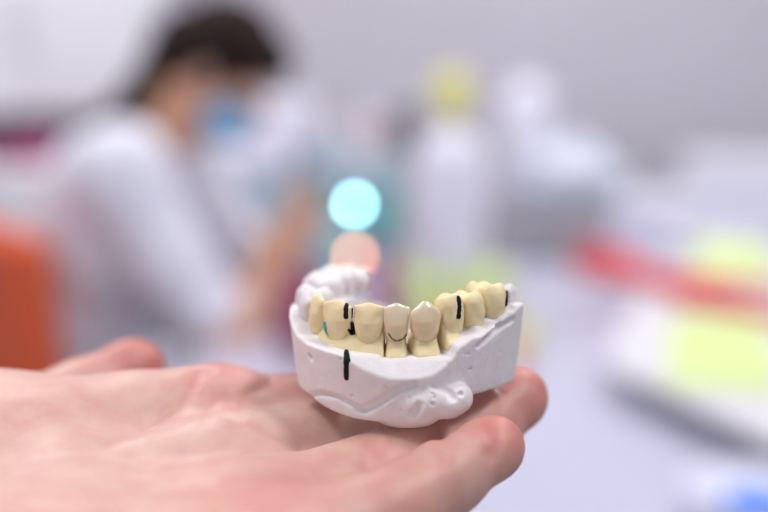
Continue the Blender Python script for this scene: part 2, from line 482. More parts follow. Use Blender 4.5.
# ---- teeth
def local_grid(s, f):
    p, t, q = arch_at(s)
    U, V, W = f
    a = (U - p[0]) * t[0] + (V - p[1]) * t[1]
    b = (U - p[0]) * q[0] + (V - p[1]) * q[1]
    return a, b, W
def tooth(name, s, kind, wd, w0, w1, m, dn=0.0, yaw=0.0, root=1.0, cerv=.72, label=None, parent=cast, thick=None):
    p, t, q = arch_at(s)
    p = p + q * dn
    hh = .22
    R = max(wd, 10) * .62 + 2
    f = Field((p[0]-R, p[1]-R, w0-2.5), (p[0]+R, p[1]+R, w1+2), hh)
    sl, U, V, W = f.sub((-99,)*3, (99,)*3)
    cy, sy = math.cos(yaw), math.sin(yaw)
    a0 = (U-p[0])*t[0] + (V-p[1])*t[1]; b0 = (U-p[0])*q[0] + (V-p[1])*q[1]
    a = a0*cy + b0*sy; b = -a0*sy + b0*cy
    tt = np.clip((W - w0) / (w1 - w0), -.3, 1.2)
    if kind in ('incisor', 'canine'):
        th = thick or 7.0
        # half widths along the height
        hw = wd/2 * np.interp(tt, [-.3, 0, .25, .6, .85, 1.0], [cerv*.92, cerv, cerv + (1-cerv)*.62, .985, 1.0, .95])
        front = np.interp(tt, [-.3, 0, .2, .5, .8, 1.0], [.36, .42, .50, .47, .34, .20]) * th
        back = np.interp(tt, [-.3, 0, .25, .5, .8, 1.0], [.45, .46, .34, .10, -.04, -.06]) * th
        mid = (front - back) / 2; half = (front + back) / 2
        e = 2.6
        ra = np.abs(a / hw); rb = np.abs((b - mid) / half)
        # labial face stays broad, corners rounded
        d = ((ra**e + rb**e) ** (1/e) - 1) * np.minimum(hw, half) * 1.0
        if kind == 'incisor':
            topw = w1 - .018 * a * a - .03*np.abs(a) + .05 * np.cos(a * 2.2)
            d = smax(d, (W - topw), .8)
        else:
            topw = w1 - .10 * np.abs(a) - .085 * a * a
            d = smax(d, (W - topw) * .9, 2.2)
        # faint developmental lobes on the face
        d = d - .10 * np.cos(a * 2 * PI / (wd * .62)) * np.clip(b, 0, 1) * np.clip(tt * 1.6, 0, 1)
    else:
        depth = thick or (9.2 if kind == 'premolar' else 10.4)
        hw = wd/2 * np.interp(tt, [-.3, 0, .35, .7, 1.0], [.78, .84, .98, 1.0, .86])
        hb = depth/2 * np.interp(tt, [-.3, 0, .35, .7, 1.0], [.86, .92, 1.0, .90, .66])
        e = 2.8
        d = ((np.abs(a/hw)**e + np.abs(b/hb)**e) ** (1/e) - 1) * np.minimum(hw, hb)
        if kind == 'premolar': cusps = [(0, depth*.26, 0), (0, -depth*.26, -.7)]
        else: cusps = [(-wd*.25, depth*.27, 0), (wd*.24, depth*.26, -.25), (-wd*.24, -depth*.27, -.3), (wd*.25, -depth*.24, -.8)]
        surf = None
        for (ca, cb, dz) in cusps:
            c = w1 + dz - .62 * np.sqrt((a-ca)**2 + (b-cb)**2 + .7)  + .4
            surf = c if surf is None else smax(surf, c, .5)
        surf = np.maximum(surf, w1 - 2.4)
        d = smax(d, (W - surf) * .8, .9)
    d = smax(d, (w0 - root) - W, .6)
    P = np.stack(np.broadcast_arrays(U, V, W), -1).astype(np.float32)
    if m is not M_gloss: d = d + .07 * smooth_noise(P, 1.7, int(s*7) % 99 + 50)
    f.D = np.broadcast_to(d, f.D.shape).astype(np.float32).copy()
    at = None
    if m is M_gloss: at = {'tip': lambda Vv: np.clip((Vv[:, 2] - (w0 + (w1-w0)*.50)) / ((w1-w0)*.5), 0, 1) * .6}
    o = put_arch(name, f, m, parent, at)
    if label: o['label'] = label
    return o, f

TEETH = []
def T(*a, **k):
    r = tooth(*a, **k); TEETH.append(r[1]); return r[0]
# left side of the picture: white plaster molars, premolars, canine
T('tooth', -50.5, 'molar', 8.0, 20.5, 26.0, M_plaster, label='white plaster tooth')
T('tooth', -41.5, 'molar', 9.6, 21.5, 28.0, M_plaster, label='white plaster tooth')
T('tooth', -32.3, 'molar', 8.6, 22.0, 28.4, M_plaster, label='white plaster tooth')
T('tooth', -21.4, 'premolar', 6.6, 22, 28.2, M_plaster, label='white plaster tooth')
T('tooth', -14.0, 'canine', 6.4, 21.4, 28.9, M_plaster, label='white plaster tooth', dn=.8)
# cream front teeth
T('tooth', -8.5, 'incisor', 5.2, 20.8, 28.6, M_stone, label='cream stone tooth')
T('tooth', -1.35, 'incisor', 7.5, 20.9, 28.9, M_stone, label='cream stone tooth', dn=.35, yaw=.06)
T('tooth', 5.25, 'incisor', 6.9, 20.5, 29.0, M_stone, label='cream stone tooth')
# the two glossy crowns stand on their dies
E, fE = tooth('crown', 10.95, 'incisor', 5.5, 20.2, 29.0, M_gloss, root=0, cerv=.74, dn=.2, label='glossy pale porcelain crown', thick=6.4)
Fc, fF = tooth('crown', 16.95, 'canine', 7.1, 20.8, 29.9, M_gloss, root=0, cerv=.70, dn=.35, label='glossy pale porcelain crown')
TEETH += [fE, fF]
T('tooth', 23.0, 'premolar', 5.5, 22.4, 30.8, M_stone, label='cream stone tooth', thick=7.6)
T('tooth', 28.0, 'premolar', 5.4, 23.2, 30.7, M_stone, label='cream stone tooth')
T('tooth', 33.7, 'molar', 6.9, 24.2, 31.8, M_stone, label='cream stone tooth')
T('tooth', 40.2, 'premolar', 4.4, 24.6, 30.2, M_plaster, label='white plaster tooth', thick=6)

def die(s, wd, w0, w1, neck, dn=0.0):
    """removable die: flared stump that fills its slot and necks in under the crown"""
    p, t, q = arch_at(s)
    f = Field((p[0]-9, p[1]-9, w0-1), (p[0]+9, p[1]+9, w1+1), .24)
    sl, U, V, W = f.sub((-99,)*3, (99,)*3)
    a = (U-p[0])*t[0] + (V-p[1])*t[1]; b = (U-p[0])*q[0] + (V-p[1])*q[1] - dn
    tt = (W - w0) / (w1 - w0)
    hw = np.interp(tt, [-1, 0, .35, .7, 1, 2], [wd/2, wd/2, wd/2*.96, neck/2*1.02, neck/2*.95, neck/2*.9])
    fo = np.interp(tt, [-1, 0, .3, .6, .9, 2], [5.2, 5.1, 4.6, 3.2, 2.6, 2.4])
    bk = 4.2
    e = 5
    mid = (fo - bk)/2; half = (fo + bk)/2
    d = ((np.abs(a/hw)**e + np.abs((b-mid)/half)**e) ** (1/e) - 1) * np.minimum(hw, half)
    d = smax(d, W - w1, .4); d = np.maximum(d, w0 - W)
    f.D = np.broadcast_to(d, f.D.shape).astype(np.float32).copy()
    put_arch('die', f, M_stone, cast); return f
d1 = die(11.0, 5.2, 16.2, 21.8, 4.2)
d2 = die(17.0, 6.5, 16.6, 22.0, 5.4)
SOLID = [fb, fg, d1, d2] + TEETH

def ink(name, pts, r, m, parent=cast, label=None, flds=SOLID):
    """a pen stroke: a thin flattened ridge lying on the surface"""
    out = []
    n = 14
    P = np.array(pts, float)
    L = np.concatenate([[0], np.cumsum(np.linalg.norm(np.diff(P, axis=0), axis=1))])
    for k in range(n):
        t = L[-1] * k / (n - 1)
        px = np.interp(t, L, P[:, 0]); py = np.interp(t, L, P[:, 1])
        y = march(px, py, flds, step=.05)
        if y is None: continue
        out.append(arch2cam(onpx(px, py, y - .04)) / 1000 + LIFT - o0)
    if len(out) < 3: print('ink mark missed', pts[0]); return None
    ys = [p[1] for p in out]; my = float(np.median(ys))
    out = [p for p in out if abs(p[1] - my) < .004]
    if len(out) < 3: print('ink mark short', pts[0]); return None
    V = []; F = []; nn = 10
    jit = np.random.RandomState(int(pts[0][0]))
    for i, p in enumerate(out):
        a = out[min(i+1, len(out)-1)] - out[max(i-1, 0)]; a /= np.linalg.norm(a)
        side = np.array([1., 0, 0]); side -= a * (a @ side); side /= np.linalg.norm(side)
        nrm = np.cross(side, a)
        rr = r * (1 + jit.uniform(-.14, .14)) * (.55 if i in (0, len(out)-1) else 1) / 1000
        for k in range(nn):
            q = 2*PI*k/nn
            V.append(p + side*rr*math.cos(q) + nrm*.00024*math.sin(q))
    for i in range(len(out)-1):
        for k in range(nn):
            F.append([i*nn+k, i*nn+(k+1) % nn, (i+1)*nn+(k+1) % nn, (i+1)*nn+k])
    F.append(list(range(nn))); F.append([(len(out)-1)*nn+k for k in range(nn)])
    o = mesh_np(name, np.array(V), F, m, parent)
    if label: o['label'] = label
    return o
ink('ink_mark', [(346, 345), (347, 362), (346.8, 380)], .72, M_ink)
ink('ink_mark', [(346.8, 301), (346, 319)], .6, M_ink)
ink('ink_mark', [(352.6, 302), (351.8, 318)], .24, M_ink)
ink('ink_mark', [(351.2, 322), (351.6, 328), (352.6, 335)], .66, M_ink)
ink('ink_mark', [(348.2, 329.5), (350, 331.5)], .35, M_ink)
ink('ink_mark', [(457.8, 296), (459, 306), (458, 319)], .6, M_ink)
ink('ink_mark', [(506.8, 288), (505.5, 306)], .46, M_ink)
ink('ink_mark', [(325.6, 322), (326.6, 332)], .55, M_teal_ink, label='teal ink mark')
ink('margin_line', [(388, 333), (392, 339), (397, 341.5), (403, 339), (407, 334)], .16, M_margin, label='dark line where the small crown meets its die')

# ================================================================== HOLDING HAND (mm relative to the lens)
hf = Field((-236, 95, -135), (62, 322, -66), 1.0)
def mm(*p): return np.array(p, float)
ang = math.radians(29)
hd = np.array([math.cos(ang), math.sin(ang), 0]); hp = np.array([-math.sin(ang), math.cos(ang), 0])
Wc = mm(-116, 186, -104)      # wrist
idx_m = mm(-40, 246, -93.5); mid_m = mm(-30, 224, -97.5); rin_m = mm(-23, 203, -98.5); lit_m = mm(-19, 185, -98.5)
# forearm, running out of frame to the left
hf.chain([Wc + hp*8, Wc - hd*45 + hp*6, Wc - hd*120 + hp*6], [19, 20, 23], 8)
hf.chain([Wc - hp*8, Wc - hd*45 - hp*8, Wc - hd*120 - hp*8], [18, 19, 23], 8)
# palm: four metacarpals
for (mcp, off, r0, r1) in [(idx_m, 22, 16, 13), (mid_m, 10, 16, 13), (rin_m, -4, 16, 12.5), (lit_m, -15, 16, 12)]:
    hf.chain([Wc + hp*off, (Wc + hp*off)*.45 + mcp*.55 + mm(0, 0, -1), mcp], [r0, 14.5, r1], 9)
# hypothenar pad and thenar mound
hf.chain([Wc - hp*18 + hd*14 + mm(0, 0, 1), lit_m - hd*16 - hp*2 + mm(0, 0, 0)], [17.5, 14.5], 8)
hf.ell(mm(-84, 233, -98), (36, 23, 18.2), 9, R=np.array([[hd[0], hp[0], 0], [hd[1], hp[1], 0], [0, 0, 1]]))
hf.ell(mm(-99, 240, -97), (24, 18, 17.6), 9)
hf.ell(mm(-58, 243, -97), (16, 14, 15.5), 8)
# thumb
hf.chain([mm(-100, 240, -100), mm(-94, 262, -100.5), mm(-82, 276, -97.5), mm(-69.5, 287, -93.2)], [15, 11.5, 9.4, 8.0], 4)
hf.ell(mm(-71.5, 285, -93.0), (9.0, 8.0, 8.3), 2)
# fingers
hf.chain([idx_m, mm(-12, 266, -97), mm(6, 279, -97), mm(20, 289, -96)], [11.5, 9.0, 8.4, 7.2], 3.5)
hf.chain([mid_m, mm(2, 243, -95.5), mm(16, 258, -96), mm(24, 268, -94)], [12, 9.4, 8.6, 7.4], 3.5)
hf.chain([rin_m, mm(7, 224, -94.4), mm(23, 236, -91.5), mm(33, 246, -86.8)], [11.5, 9.2, 8.2, 6.8], 3.5)
hf.ell(mm(31.4, 244.2, -87.6), (7.8, 8.2, 7.0), 1.5)
hf.chain([lit_m, mm(1, 198, -94.5), mm(13, 206, -90.5), mm(23.6, 214, -86.8)], [10.8, 8.9, 7.5, 6.4], 3.5)
hf.ell(mm(22, 212.6, -87.2), (7.4, 7.4, 6.8), 1.5)
# pads at the roots of the fingers
hf.ell(idx_m + mm(-2, -1, 5), (13, 12, 8.2), 5)
hf.ell(mid_m + mm(-4, -3, 4), (12, 12, 8), 5)
hf.ell(mm(-22, 237, -95.5), (17, 16, 8.5), 6)
hf.ell(mm(-38, 226, -95), (16, 14, 8), 6)
hf.ell(rin_m + mm(-6, -4, 4), (12, 12, 8), 5)
hf.ell(lit_m + mm(-2, -2, 2), (14, 12, 9), 5)

def hand_top(px, py, y0=120, y1=320):
    Ys = np.arange(y0, y1, .4)
    P = np.array([Q(px, py, y) for y in Ys]); d = hf.sample(P); i = np.argmax(d < 0)
    return P[i] if d[i] < 0 else None
creases = [([(198, 371), (193, 384), (180, 402), (160, 420), (130, 436), (95, 447)], 1.1, 1.3), ([(206, 372), (212, 388), (210, 405), (205, 428)], .5, .9),
           ([(208, 395), (240, 400), (262, 388), (280, 378)], .5, 1.0), ([(300, 448), (255, 428), (215, 412)], .55, 1.1), ([(240, 398), (236, 430), (226, 452)], .3, .8),
           ([(437, 421), (442, 440), (440, 470)], .9, 1.0), ([(484, 425), (491, 440), (489, 462)], .9, .9), ([(368, 440), (373, 452), (365, 480)], .55, 1.6),
           ([(498, 378), (503, 395), (500, 412)], .4, .9), ([(150, 340), (152, 352)], .3, .8)]
CR = []
for (pts, dep, w) in creases:
    P3 = []
    for i in range(len(pts) - 1):
        for t in np.linspace(0, 1, 5)[:-1]:
            p = hand_top(pts[i][0]*(1-t) + pts[i+1][0]*t, pts[i][1]*(1-t) + pts[i+1][1]*t)
            if p is not None: P3.append(p)
    if len(P3) > 2:
        keep = [P3[0]]
        for p in P3[1:]:
            if np.linalg.norm(p - keep[-1]) < 22: keep.append(p)
        CR.append((keep, dep, w))
for keep, dep, w in CR: hf.groove(keep, dep*1.7, w*1.15)
V, F = hf.mesh()
# relax the surface a little
V = relax(V, F, 2)
n1 = smooth_noise(V, .12, 11)
def blob(c, r): return np.exp(-((V - c)**2).sum(1) / (r*r))
red = (.9*blob(mm(-66, 289, -93), 15) + .85*blob(mm(27, 215, -84), 12) + .8*blob(mm(36, 248, -84), 14) + .45*blob(idx_m + mm(4, 4, 10), 17)
       + .35*blob(lit_m + mm(0, -6, 6), 22) + .35*blob(mm(6, 196, -96), 12) + .3*blob(mm(-110, 205, -92), 30) + .3*blob(mm(16, 226, -98), 14) + .12*n1 + .05)
for keep, dep, w in CR:
    for p in keep[::2]: red += .2*dep*blob(p, 1.2*w+.7)
hand_o = np.array([-40, 205, -100.])
M_skin = mat('skin', (.65, .43, .35), .46, .05, 160, .25, 1100, sss=.25, sssr=(1, .32, .18), ssscale=.004, color2=(.61, .35, .305), attr='red', attrcol=(.58, .17, .15), bdist=.0003)
hand = mesh_np('hand', (V - hand_o) / 1000, F, M_skin, None)
hand.location = hand_o / 1000 + LIFT
a = hand.data.attributes.new('red', 'FLOAT', 'POINT'); a.data.foreach_set('value', np.clip(red, 0, 1).astype(np.float32))
sv = Field((-262, 78, -142), (-160, 226, -62), 1.6)
sv.chain([Wc - hd*66, Wc - hd*140], [30, 33], 0)
sl, X_, Y_, Z_ = sv.sub((-999,)*3, (999,)*3)
dcut = ((X_ - Wc[0])*hd[0] + (Y_ - Wc[1])*hd[1])
sv.D = np.maximum(sv.D, dcut + 62 + 0*Z_).astype(np.float32)
sv.D = np.maximum(sv.D, -138 - dcut + 0*Z_).astype(np.float32)
V, F = sv.mesh(); V = relax(V, F, 2)
slv = mesh_np('sleeve', (V - hand_o)/1000, F, mat('sleeve_cloth', (.8, .8, .88), .85, .04, 60, .2, 500), hand); slv['label'] = 'white sleeve'
tag(hand, 'open hand reaching in from the left, palm up, carrying the dental cast', 'hand')

# ================================================================== BACKGROUND (metres, relative to the lens)
DZ = -.47                                    # desk top
def Wd(p): return tuple(np.array(p) + LIFT)
M_wall = mat('grey_wall_paint', (.575, .555, .61), .8, .03, 3, .1, 60)
M_ceil = mat('ceiling_paint', (.85, .85, .85), .8, .02, 3)
M_floor = mat('floor_vinyl', (.45, .44, .45), .5, .15, 6)
M_desk = mat('desk_laminate', (.53, .53, .67), .35, .03, 8)
M_white = mat('white_plastic', (.84, .83, .97), .35, .03, 20)
M_whitecab = mat('white_cabinet', (.80, .80, .87), .45, .02, 5)
M_grey = mat('grey_plastic', (.46, .45, .50), .45, .06, 12)
M_steel = mat('brushed_steel', (.62, .62, .64), .3, .1, 60, metal=.9)
M_orange = mat('orange_fabric', (.80, .12, .04), .8, .12, 60, .2, 400)
M_black = mat('black_plastic', (.03, .03, .035), .5, .2, 30)
M_yellow = mat('yellow_plastic', (.86, .84, .25), .4, .05, 20)
M_lime = mat('lime_paper', (.66, .80, .33), .7, .04, 20)
M_lime2 = mat('lime_card', (.80, .82, .36), .6, .05, 20)
M_paper = mat('white_paper', (.68, .67, .73), .8, .03, 20)
M_red = mat('red_rubber', (.80, .06, .06), .4, .08, 40)
M_blue = mat('blue_plastic', (.06, .22, .80), .35, .06, 40)
M_teal = mat('teal_plastic', (.25, .68, .72), .35, .08, 12)
M_paleblue = mat('pale_blue_plastic', (.60, .74, .84), .35, .08, 12)
M_magenta = mat('magenta_plastic', (.45, .05, .22), .4, .1, 30)
M_maroon = mat('maroon_cloth', (.33, .06, .13), .8, .2, 30)
M_pink = mat('pink_plastic', (.72, .50, .55), .4, .05, 30)
M_dark = mat('dark_glass', (.07, .06, .08), .25, .1, 30)
M_amber = mat('amber_plastic', (.62, .45, .12), .3, .1, 30)

def struct(o): o['kind'] = 'structure'; return o
XL, XR, YF, YN = -1.9, 2.6, 3.45, -1.6
H = 2.7
def slab(name, x0, x1, y0, y1, z0, z1, m):
    return struct(box(name, ((x0+x1)/2, (y0+y1)/2, (z0+z1)/2), (x1-x0, y1-y0, z1-z0), m))
slab('floor', XL, XR, YN, YF, -.05, 0, M_floor)
slab('ceiling', XL, XR, YN, YF, H, H+.05, M_ceil)
slab('wall_back', XL, XR, YF, YF+.1, 0, H, M_wall)
slab('wall_left', XL-.1, XL, YN, YF, 0, H, M_wall)
slab('wall_right', XR, XR+.1, YN, YF, 0, H, M_wall)
# wall behind the camera with a wide window
bm = bmesh.new()
for (x0, x1, z0, z1) in [(XL, -1.5, 0, H), (2.2, XR, 0, H), (-1.5, 2.2, 0, .9), (-1.5, 2.2, 2.45, H)]:
    bm_box(bm, ((x0+x1)/2, YN-.05, (z0+z1)/2), (x1-x0, .1, z1-z0))
me = bpy.data.meshes.new('wall_front'); bm.to_mesh(me); bm.free(); struct(link('wall_front', me, M_wall))
bm = bmesh.new()
for x in (-1.5, -.27, .97, 2.2): bm_box(bm, (x, YN-.05, 1.675), (.06, .08, 1.55))
for z in (.9, 2.45): bm_box(bm, (.35, YN-.05, z), (3.7, .08, .06))
me = bpy.data.meshes.new('window_1'); bm.to_mesh(me); bm.free(); struct(link('window_1', me, M_white))
struct(box('baseboard_back', ((XL+XR)/2, YF-.008, .05), (XR-XL, .016, .1), M_white))

# ceiling light panels
M_lamp = mat('lamp_diffuser', (.9, .9, .9), .5, 0, emit=(1, .98, .96), estr=1.6)
for i, (x, y) in enumerate([(-.9, .2), (.9, .2), (-.9, 2.2), (.9, 2.2)]):
    t = thing('ceiling_light', ['square ceiling light panel nearest the window, left', 'square ceiling light panel nearest the window, right', 'square ceiling light panel over the seated woman', 'square ceiling light panel over the right of the desk'][i], 'ceiling light', (x, y, H), 0, 'ceiling light panels')
    bmf = bmesh.new()
    for dx, dy, sx, sy in [(-.3, 0, .03, .63), (.3, 0, .03, .63), (0, -.3, .57, .03), (0, .3, .57, .03)]: bm_box(bmf, (dx, dy, -.02), (sx, sy, .04))
    me = bpy.data.meshes.new('frame'); bmf.to_mesh(me); bmf.free(); link('frame', me, M_white, t)
    box('diffuser', (0, 0, -.012), (.57, .57, .02), M_lamp, t)

# desk
dx0, dx1, dy0, dy1 = -.27, 1.95, .80, 3.30
desk = thing('desk', 'long pale lavender work desk covered with boxes, papers and tools', 'desk', ((dx0+dx1)/2, (dy0+dy1)/2, 0))
def rel(o, c): return tuple(np.array(c) - np.array(o.location))
box('desk_top', rel(desk, ((dx0+dx1)/2, (dy0+dy1)/2, CAMH+DZ-.015)), (dx1-dx0, dy1-dy0, .03), M_desk, desk, .004)
for x in (dx0+.06, dx1-.06):
    for y in (dy0+.06, dy1-.06): box('leg', rel(desk, (x, y, (CAMH+DZ-.03)/2)), (.05, .05, CAMH+DZ-.03), M_steel, desk, .003)

def on_desk(px, Y, dz=0.0):
    p = Q(px, 256, Y); return (p[0], Y, CAMH + DZ + dz)
def zat(py, Y): return Q(384, py, Y)[2] + CAMH
PXM = lambda n, Y: n * Y / FPX * 1.0

# lime box under the bottle
Y = 1.74; hb = .075
t = thing('card_box', 'yellow-green card box under the tall white bottle', 'box', on_desk(455, Y))
box('body', (0, 0, hb*.42), (.165, .17, hb*.84), M_lime2, t, .003)
box('lid', (0, 0, hb*.82), (.171, .176, hb*.36), M_lime, t, .003)
# bottle
z0 = hb + .0; base = on_desk(450, Y, z0 + .001)
bh = zat(128, Y) - base[2]
t = thing('bottle', 'tall white bottle with a yellow cap standing on the yellow-green box', 'bottle', base)
lathe('body', [(0, 0), (.056, 0), (.061, .006), (.061, bh*.78), (.053, bh*.88), (.026, bh*.97), (.016, bh)], M_white, t)
lathe('neck', [(.015, bh*.985), (.015, bh+.022), (0, bh+.022)], M_white, t)
ct = zat(70, Y) - base[2]
lathe('cap', [(0, bh+.014), (.017, bh+.014), (.026, bh+.024), (.031, bh+.045), (.030, ct-.02), (.022, ct-.006), (0, ct)], M_yellow, t)
# grey drawer box
Y = 2.22; p = on_desk(548, Y)
gw, gd, gh = .255, .24, .112
t = thing('drawer_box', 'low grey drawer box holding up the white jar and white bag', 'box', (p[0], Y + .05, p[2]), math.radians(-6))
box('body', (0, 0, gh/2), (gw, gd, gh), M_grey, t, .006)
for k in range(2):
    d = box('drawer', (0, -gd/2 - .004, .04 + k*.07), (gw-.02, .012, .062), M_grey, t, .003)
    box('handle', (0, -gd/2 - .016, .04 + k*.07), (.05, .014, .01), M_steel, d, .002)
gt = CAMH + DZ + gh
# white lidded jar on it
q = Q(530, 100, 2.3)
t = thing('jar', 'rounded white lidded jar at the back of the grey drawer box', 'jar', (q[0], 2.34, gt+.001))
jh = zat(80, 2.34) - gt
lathe('body', [(0, 0), (.05, 0), (.056, .01), (.056, jh*.6), (.048, jh*.72), (0, jh*.72)], M_white, t)
lathe('lid', [(.05, jh*.70), (.051, jh*.85), (.038, jh*.95), (.012, jh), (0, jh)], M_white, t)
# crumpled white bag (implicit, real thickness)
fbg = Field((-.14, -.11, -.01), (.14, .11, .2), .004)
for (c, r) in [((-.03, -.02, .055), (.075, .07, .055)), ((.05, 0, .05), (.065, .07, .05)), ((0, .01, .10), (.06, .05, .04)), ((.035, .0, .085), (.04, .04, .03)), ((-.06, .01, .07), (.04, .04, .05))]:
    fbg.ell(c, r, .02)
sl, X_, Y_, Z_ = fbg.sub((-9,)*3, (9,)*3)
P = np.stack(np.broadcast_arrays(X_, Y_, Z_), -1)
fbg.D += (.004 * smooth_noise(P, 70, 5) + .003 * np.abs(smooth_noise(P, 120, 6))).astype(np.float32)
fbg.D = np.maximum(fbg.D, -(np.broadcast_to(Z_, fbg.D.shape)) + .0)
V, F = fbg.mesh()
M_bag = mat('bag_plastic', (.62, .67, .80), .3, .04, 30)
o = mesh_np('plastic_bag', V, F, M_bag); q = Q(573, 180, 2.2); o.location = (q[0], 2.20, gt + .003)
tag(o, 'crumpled bluish-white plastic bag lying at the front of the grey drawer box', 'bag')

# drawer tower, teal
Y = 2.3; zt = zat(150, Y) - (CAMH + DZ); p = on_desk(352, Y)
t = thing('drawer_tower', 'teal drawer tower with small jars on top, behind the glowing lamp stand', 'drawer unit', p)
tw = .235
box('body', (0, .07, zt/2), (tw, .18, zt), M_grey, t, .004)
for k in range(3):
    d = box('drawer', (0, -.025, zt*(k+.5)/3), (tw-.014, .014, zt/3-.012), [M_teal, M_teal, M_paleblue][k], t, .003)
    box('handle', (0, -.038, zt*(k+.5)/3), (.06, .014, .012), M_white, d, .002)
def jar(name, px, Y, z, r, hh, mb, ml, label, cat='jar', grp=None):
    p = Q(px, 256, Y)
    t = thing(name, label, cat, (p[0], Y, z+.001), 0, grp)
    lathe('body', [(0, 0), (r*.95, 0), (r, .004), (r, hh*.68), (r*.8, hh*.76), (0, hh*.76)], mb, t)
    lathe('lid', [(r*.86, hh*.74), (r*.88, hh*.98), (r*.8, hh), (0, hh)], ml, t)
    return t
zT = CAMH + DZ + zt
jar('jar', 404, 2.34, zT, .028, .085, M_dark, M_dark, 'dark jar at the right end on top of the teal drawer tower')
jar('jar', 372, 2.36, zT, .026, .075, M_pink, M_white, 'pale pink jar on top of the teal drawer tower')
jar('jar', 338, 2.34, zT, .024, .06, M_paleblue, M_pink, 'pale blue jar with a pink lid on the teal drawer tower')
jar('jar', 419, 2.18, CAMH+DZ, .02, .24, M_amber, M_dark, 'narrow amber bottle between teal tower and white bottle', 'bottle')
# pale blue box and white tub beyond her hands
Y = 2.25; zt2 = zat(150, Y) - (CAMH+DZ); p = on_desk(255, Y)
t = thing('storage_box', 'pale blue storage box behind the seated woman and her mask', 'box', p)
box('body', (0, 0, zt2*.43), (.17, .2, zt2*.86), M_paleblue, t, .006)
box('lid', (0, 0, zt2*.92), (.178, .208, zt2*.16), M_white, t, .006)
t = thing('white_tub', 'large round white tub on the pale blue storage box', 'tub', (Q(292, 256, 2.25)[0]-.01, 2.25, CAMH+DZ+zt2+.001))
lathe('body', [(0, 0), (.055, 0), (.062, .01), (.066, .085), (0, .085)], M_white, t)
lathe('lid', [(.066, .083), (.07, .085), (.07, .1), (.05, .105), (0, .105)], M_white, t)
t = thing('storage_box', 'flat teal box on the desk in front of the teal tower', 'box', on_desk(322, 2.10))
box('body', (0, 0, .035), (.13, .09, .07), M_teal, t, .005)
box('lid', (0, 0, .078), (.136, .096, .018), M_paleblue, t, .004)

# added lamp stand: cyan light, and a glowing ball painting a warm highlight
Y = 1.9
M_cyan = mat('cyan_light', (.3, .8, .9), .4, 0, emit=(.42, .95, 1.0), estr=15)
M_warm = mat('warm_glint', (.9, .5, .3), .4, 0, emit=(1.0, .40, .15), estr=9.5)  # glow stands in for a warm highlight, no lamp there
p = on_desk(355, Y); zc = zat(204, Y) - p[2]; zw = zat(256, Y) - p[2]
t = thing('lamp_stand', 'small steel stand with a glowing cyan light above a painted orange highlight', 'lamp', (p[0], Y, p[2]))
lathe('base', [(0, 0), (.035, 0), (.035, .008), (.01, .014), (0, .014)], M_steel, t)
tube('pole', [(0, .012, .01), (0, .012, zc+.02)], .004, M_steel, t)
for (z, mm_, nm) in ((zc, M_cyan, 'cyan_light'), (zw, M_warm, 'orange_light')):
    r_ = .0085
    hsg = lathe('glow_housing', [(0, .016), (r_*1.3, .014), (r_*1.3, 0), (r_, -.002)], M_steel, t, c=(0, -.004, z), rot=Matrix.Rotation(-PI/2, 3, 'X'))
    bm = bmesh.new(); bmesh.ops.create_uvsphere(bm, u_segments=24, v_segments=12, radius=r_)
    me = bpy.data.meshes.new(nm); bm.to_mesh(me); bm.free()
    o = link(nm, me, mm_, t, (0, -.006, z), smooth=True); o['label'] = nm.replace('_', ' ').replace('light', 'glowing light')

jar('jar', 386, 1.72, CAMH+DZ, .02, .115, M_magenta, M_magenta, 'magenta jar below the cyan light, beside the yellow-green box')
# maroon pouch
fm = Field((-.08, -.07, -.01), (.08, .07, .16), .004)
fm.ell((0, 0, .055), (.05, .042, .06), .01); fm.ell((.01, 0, .10), (.035, .03, .03), .02); fm.ell((-.012, 0, .125), (.02, .02, .015), .015)
sl, X_, Y_, Z_ = fm.sub((-9,)*3, (9,)*3)
P = np.stack(np.broadcast_arrays(X_, Y_, Z_), -1)
fm.D += (.003*smooth_noise(P, 90, 8)).astype(np.float32); fm.D = np.maximum(fm.D, -np.broadcast_to(Z_, fm.D.shape))
V, F = fm.mesh(); o = mesh_np('pouch', V, F, M_maroon); q = on_desk(305, 1.5); o.location = (q[0], 1.5, q[2]-.001)
tag(o, 'maroon cloth pouch on the desk below the woman\'s hands', 'pouch')

# small yellow and red things at the right of the cast
t = jar('pot', 526, 1.52, CAMH+DZ, .017, .05, M_yellow, M_yellow, 'small yellow pot right behind the cast', 'pot')
t = jar('pot', 520, 1.44, CAMH+DZ, .010, .028, M_red, M_red, 'tiny red pot in front of the small yellow pot', 'pot')

# white boxes and papers at the far right
def wbox(px, Y, w, d, hh, rz, label, mb=M_white, ml=M_whitecab):
    p = on_desk(px, Y); t = thing('cardboard_box', label, 'box', p, math.radians(rz))
    box('body', (0, 0, hh*.42), (w, d, hh*.84), mb, t, .004); box('lid', (0, 0, hh*.84), (w+.008, d+.008, hh*.3), ml, t, .004)
wbox(655, 2.55, .20, .16, .075, 12, 'flat white box on the desk behind the red pliers')
wbox(745, 2.85, .34, .2, .14, -5, 'long white box at the far right end of the desk', M_whitecab)
wbox(700, 2.2, .16, .12, .045, -14, 'small white box just behind the white board')

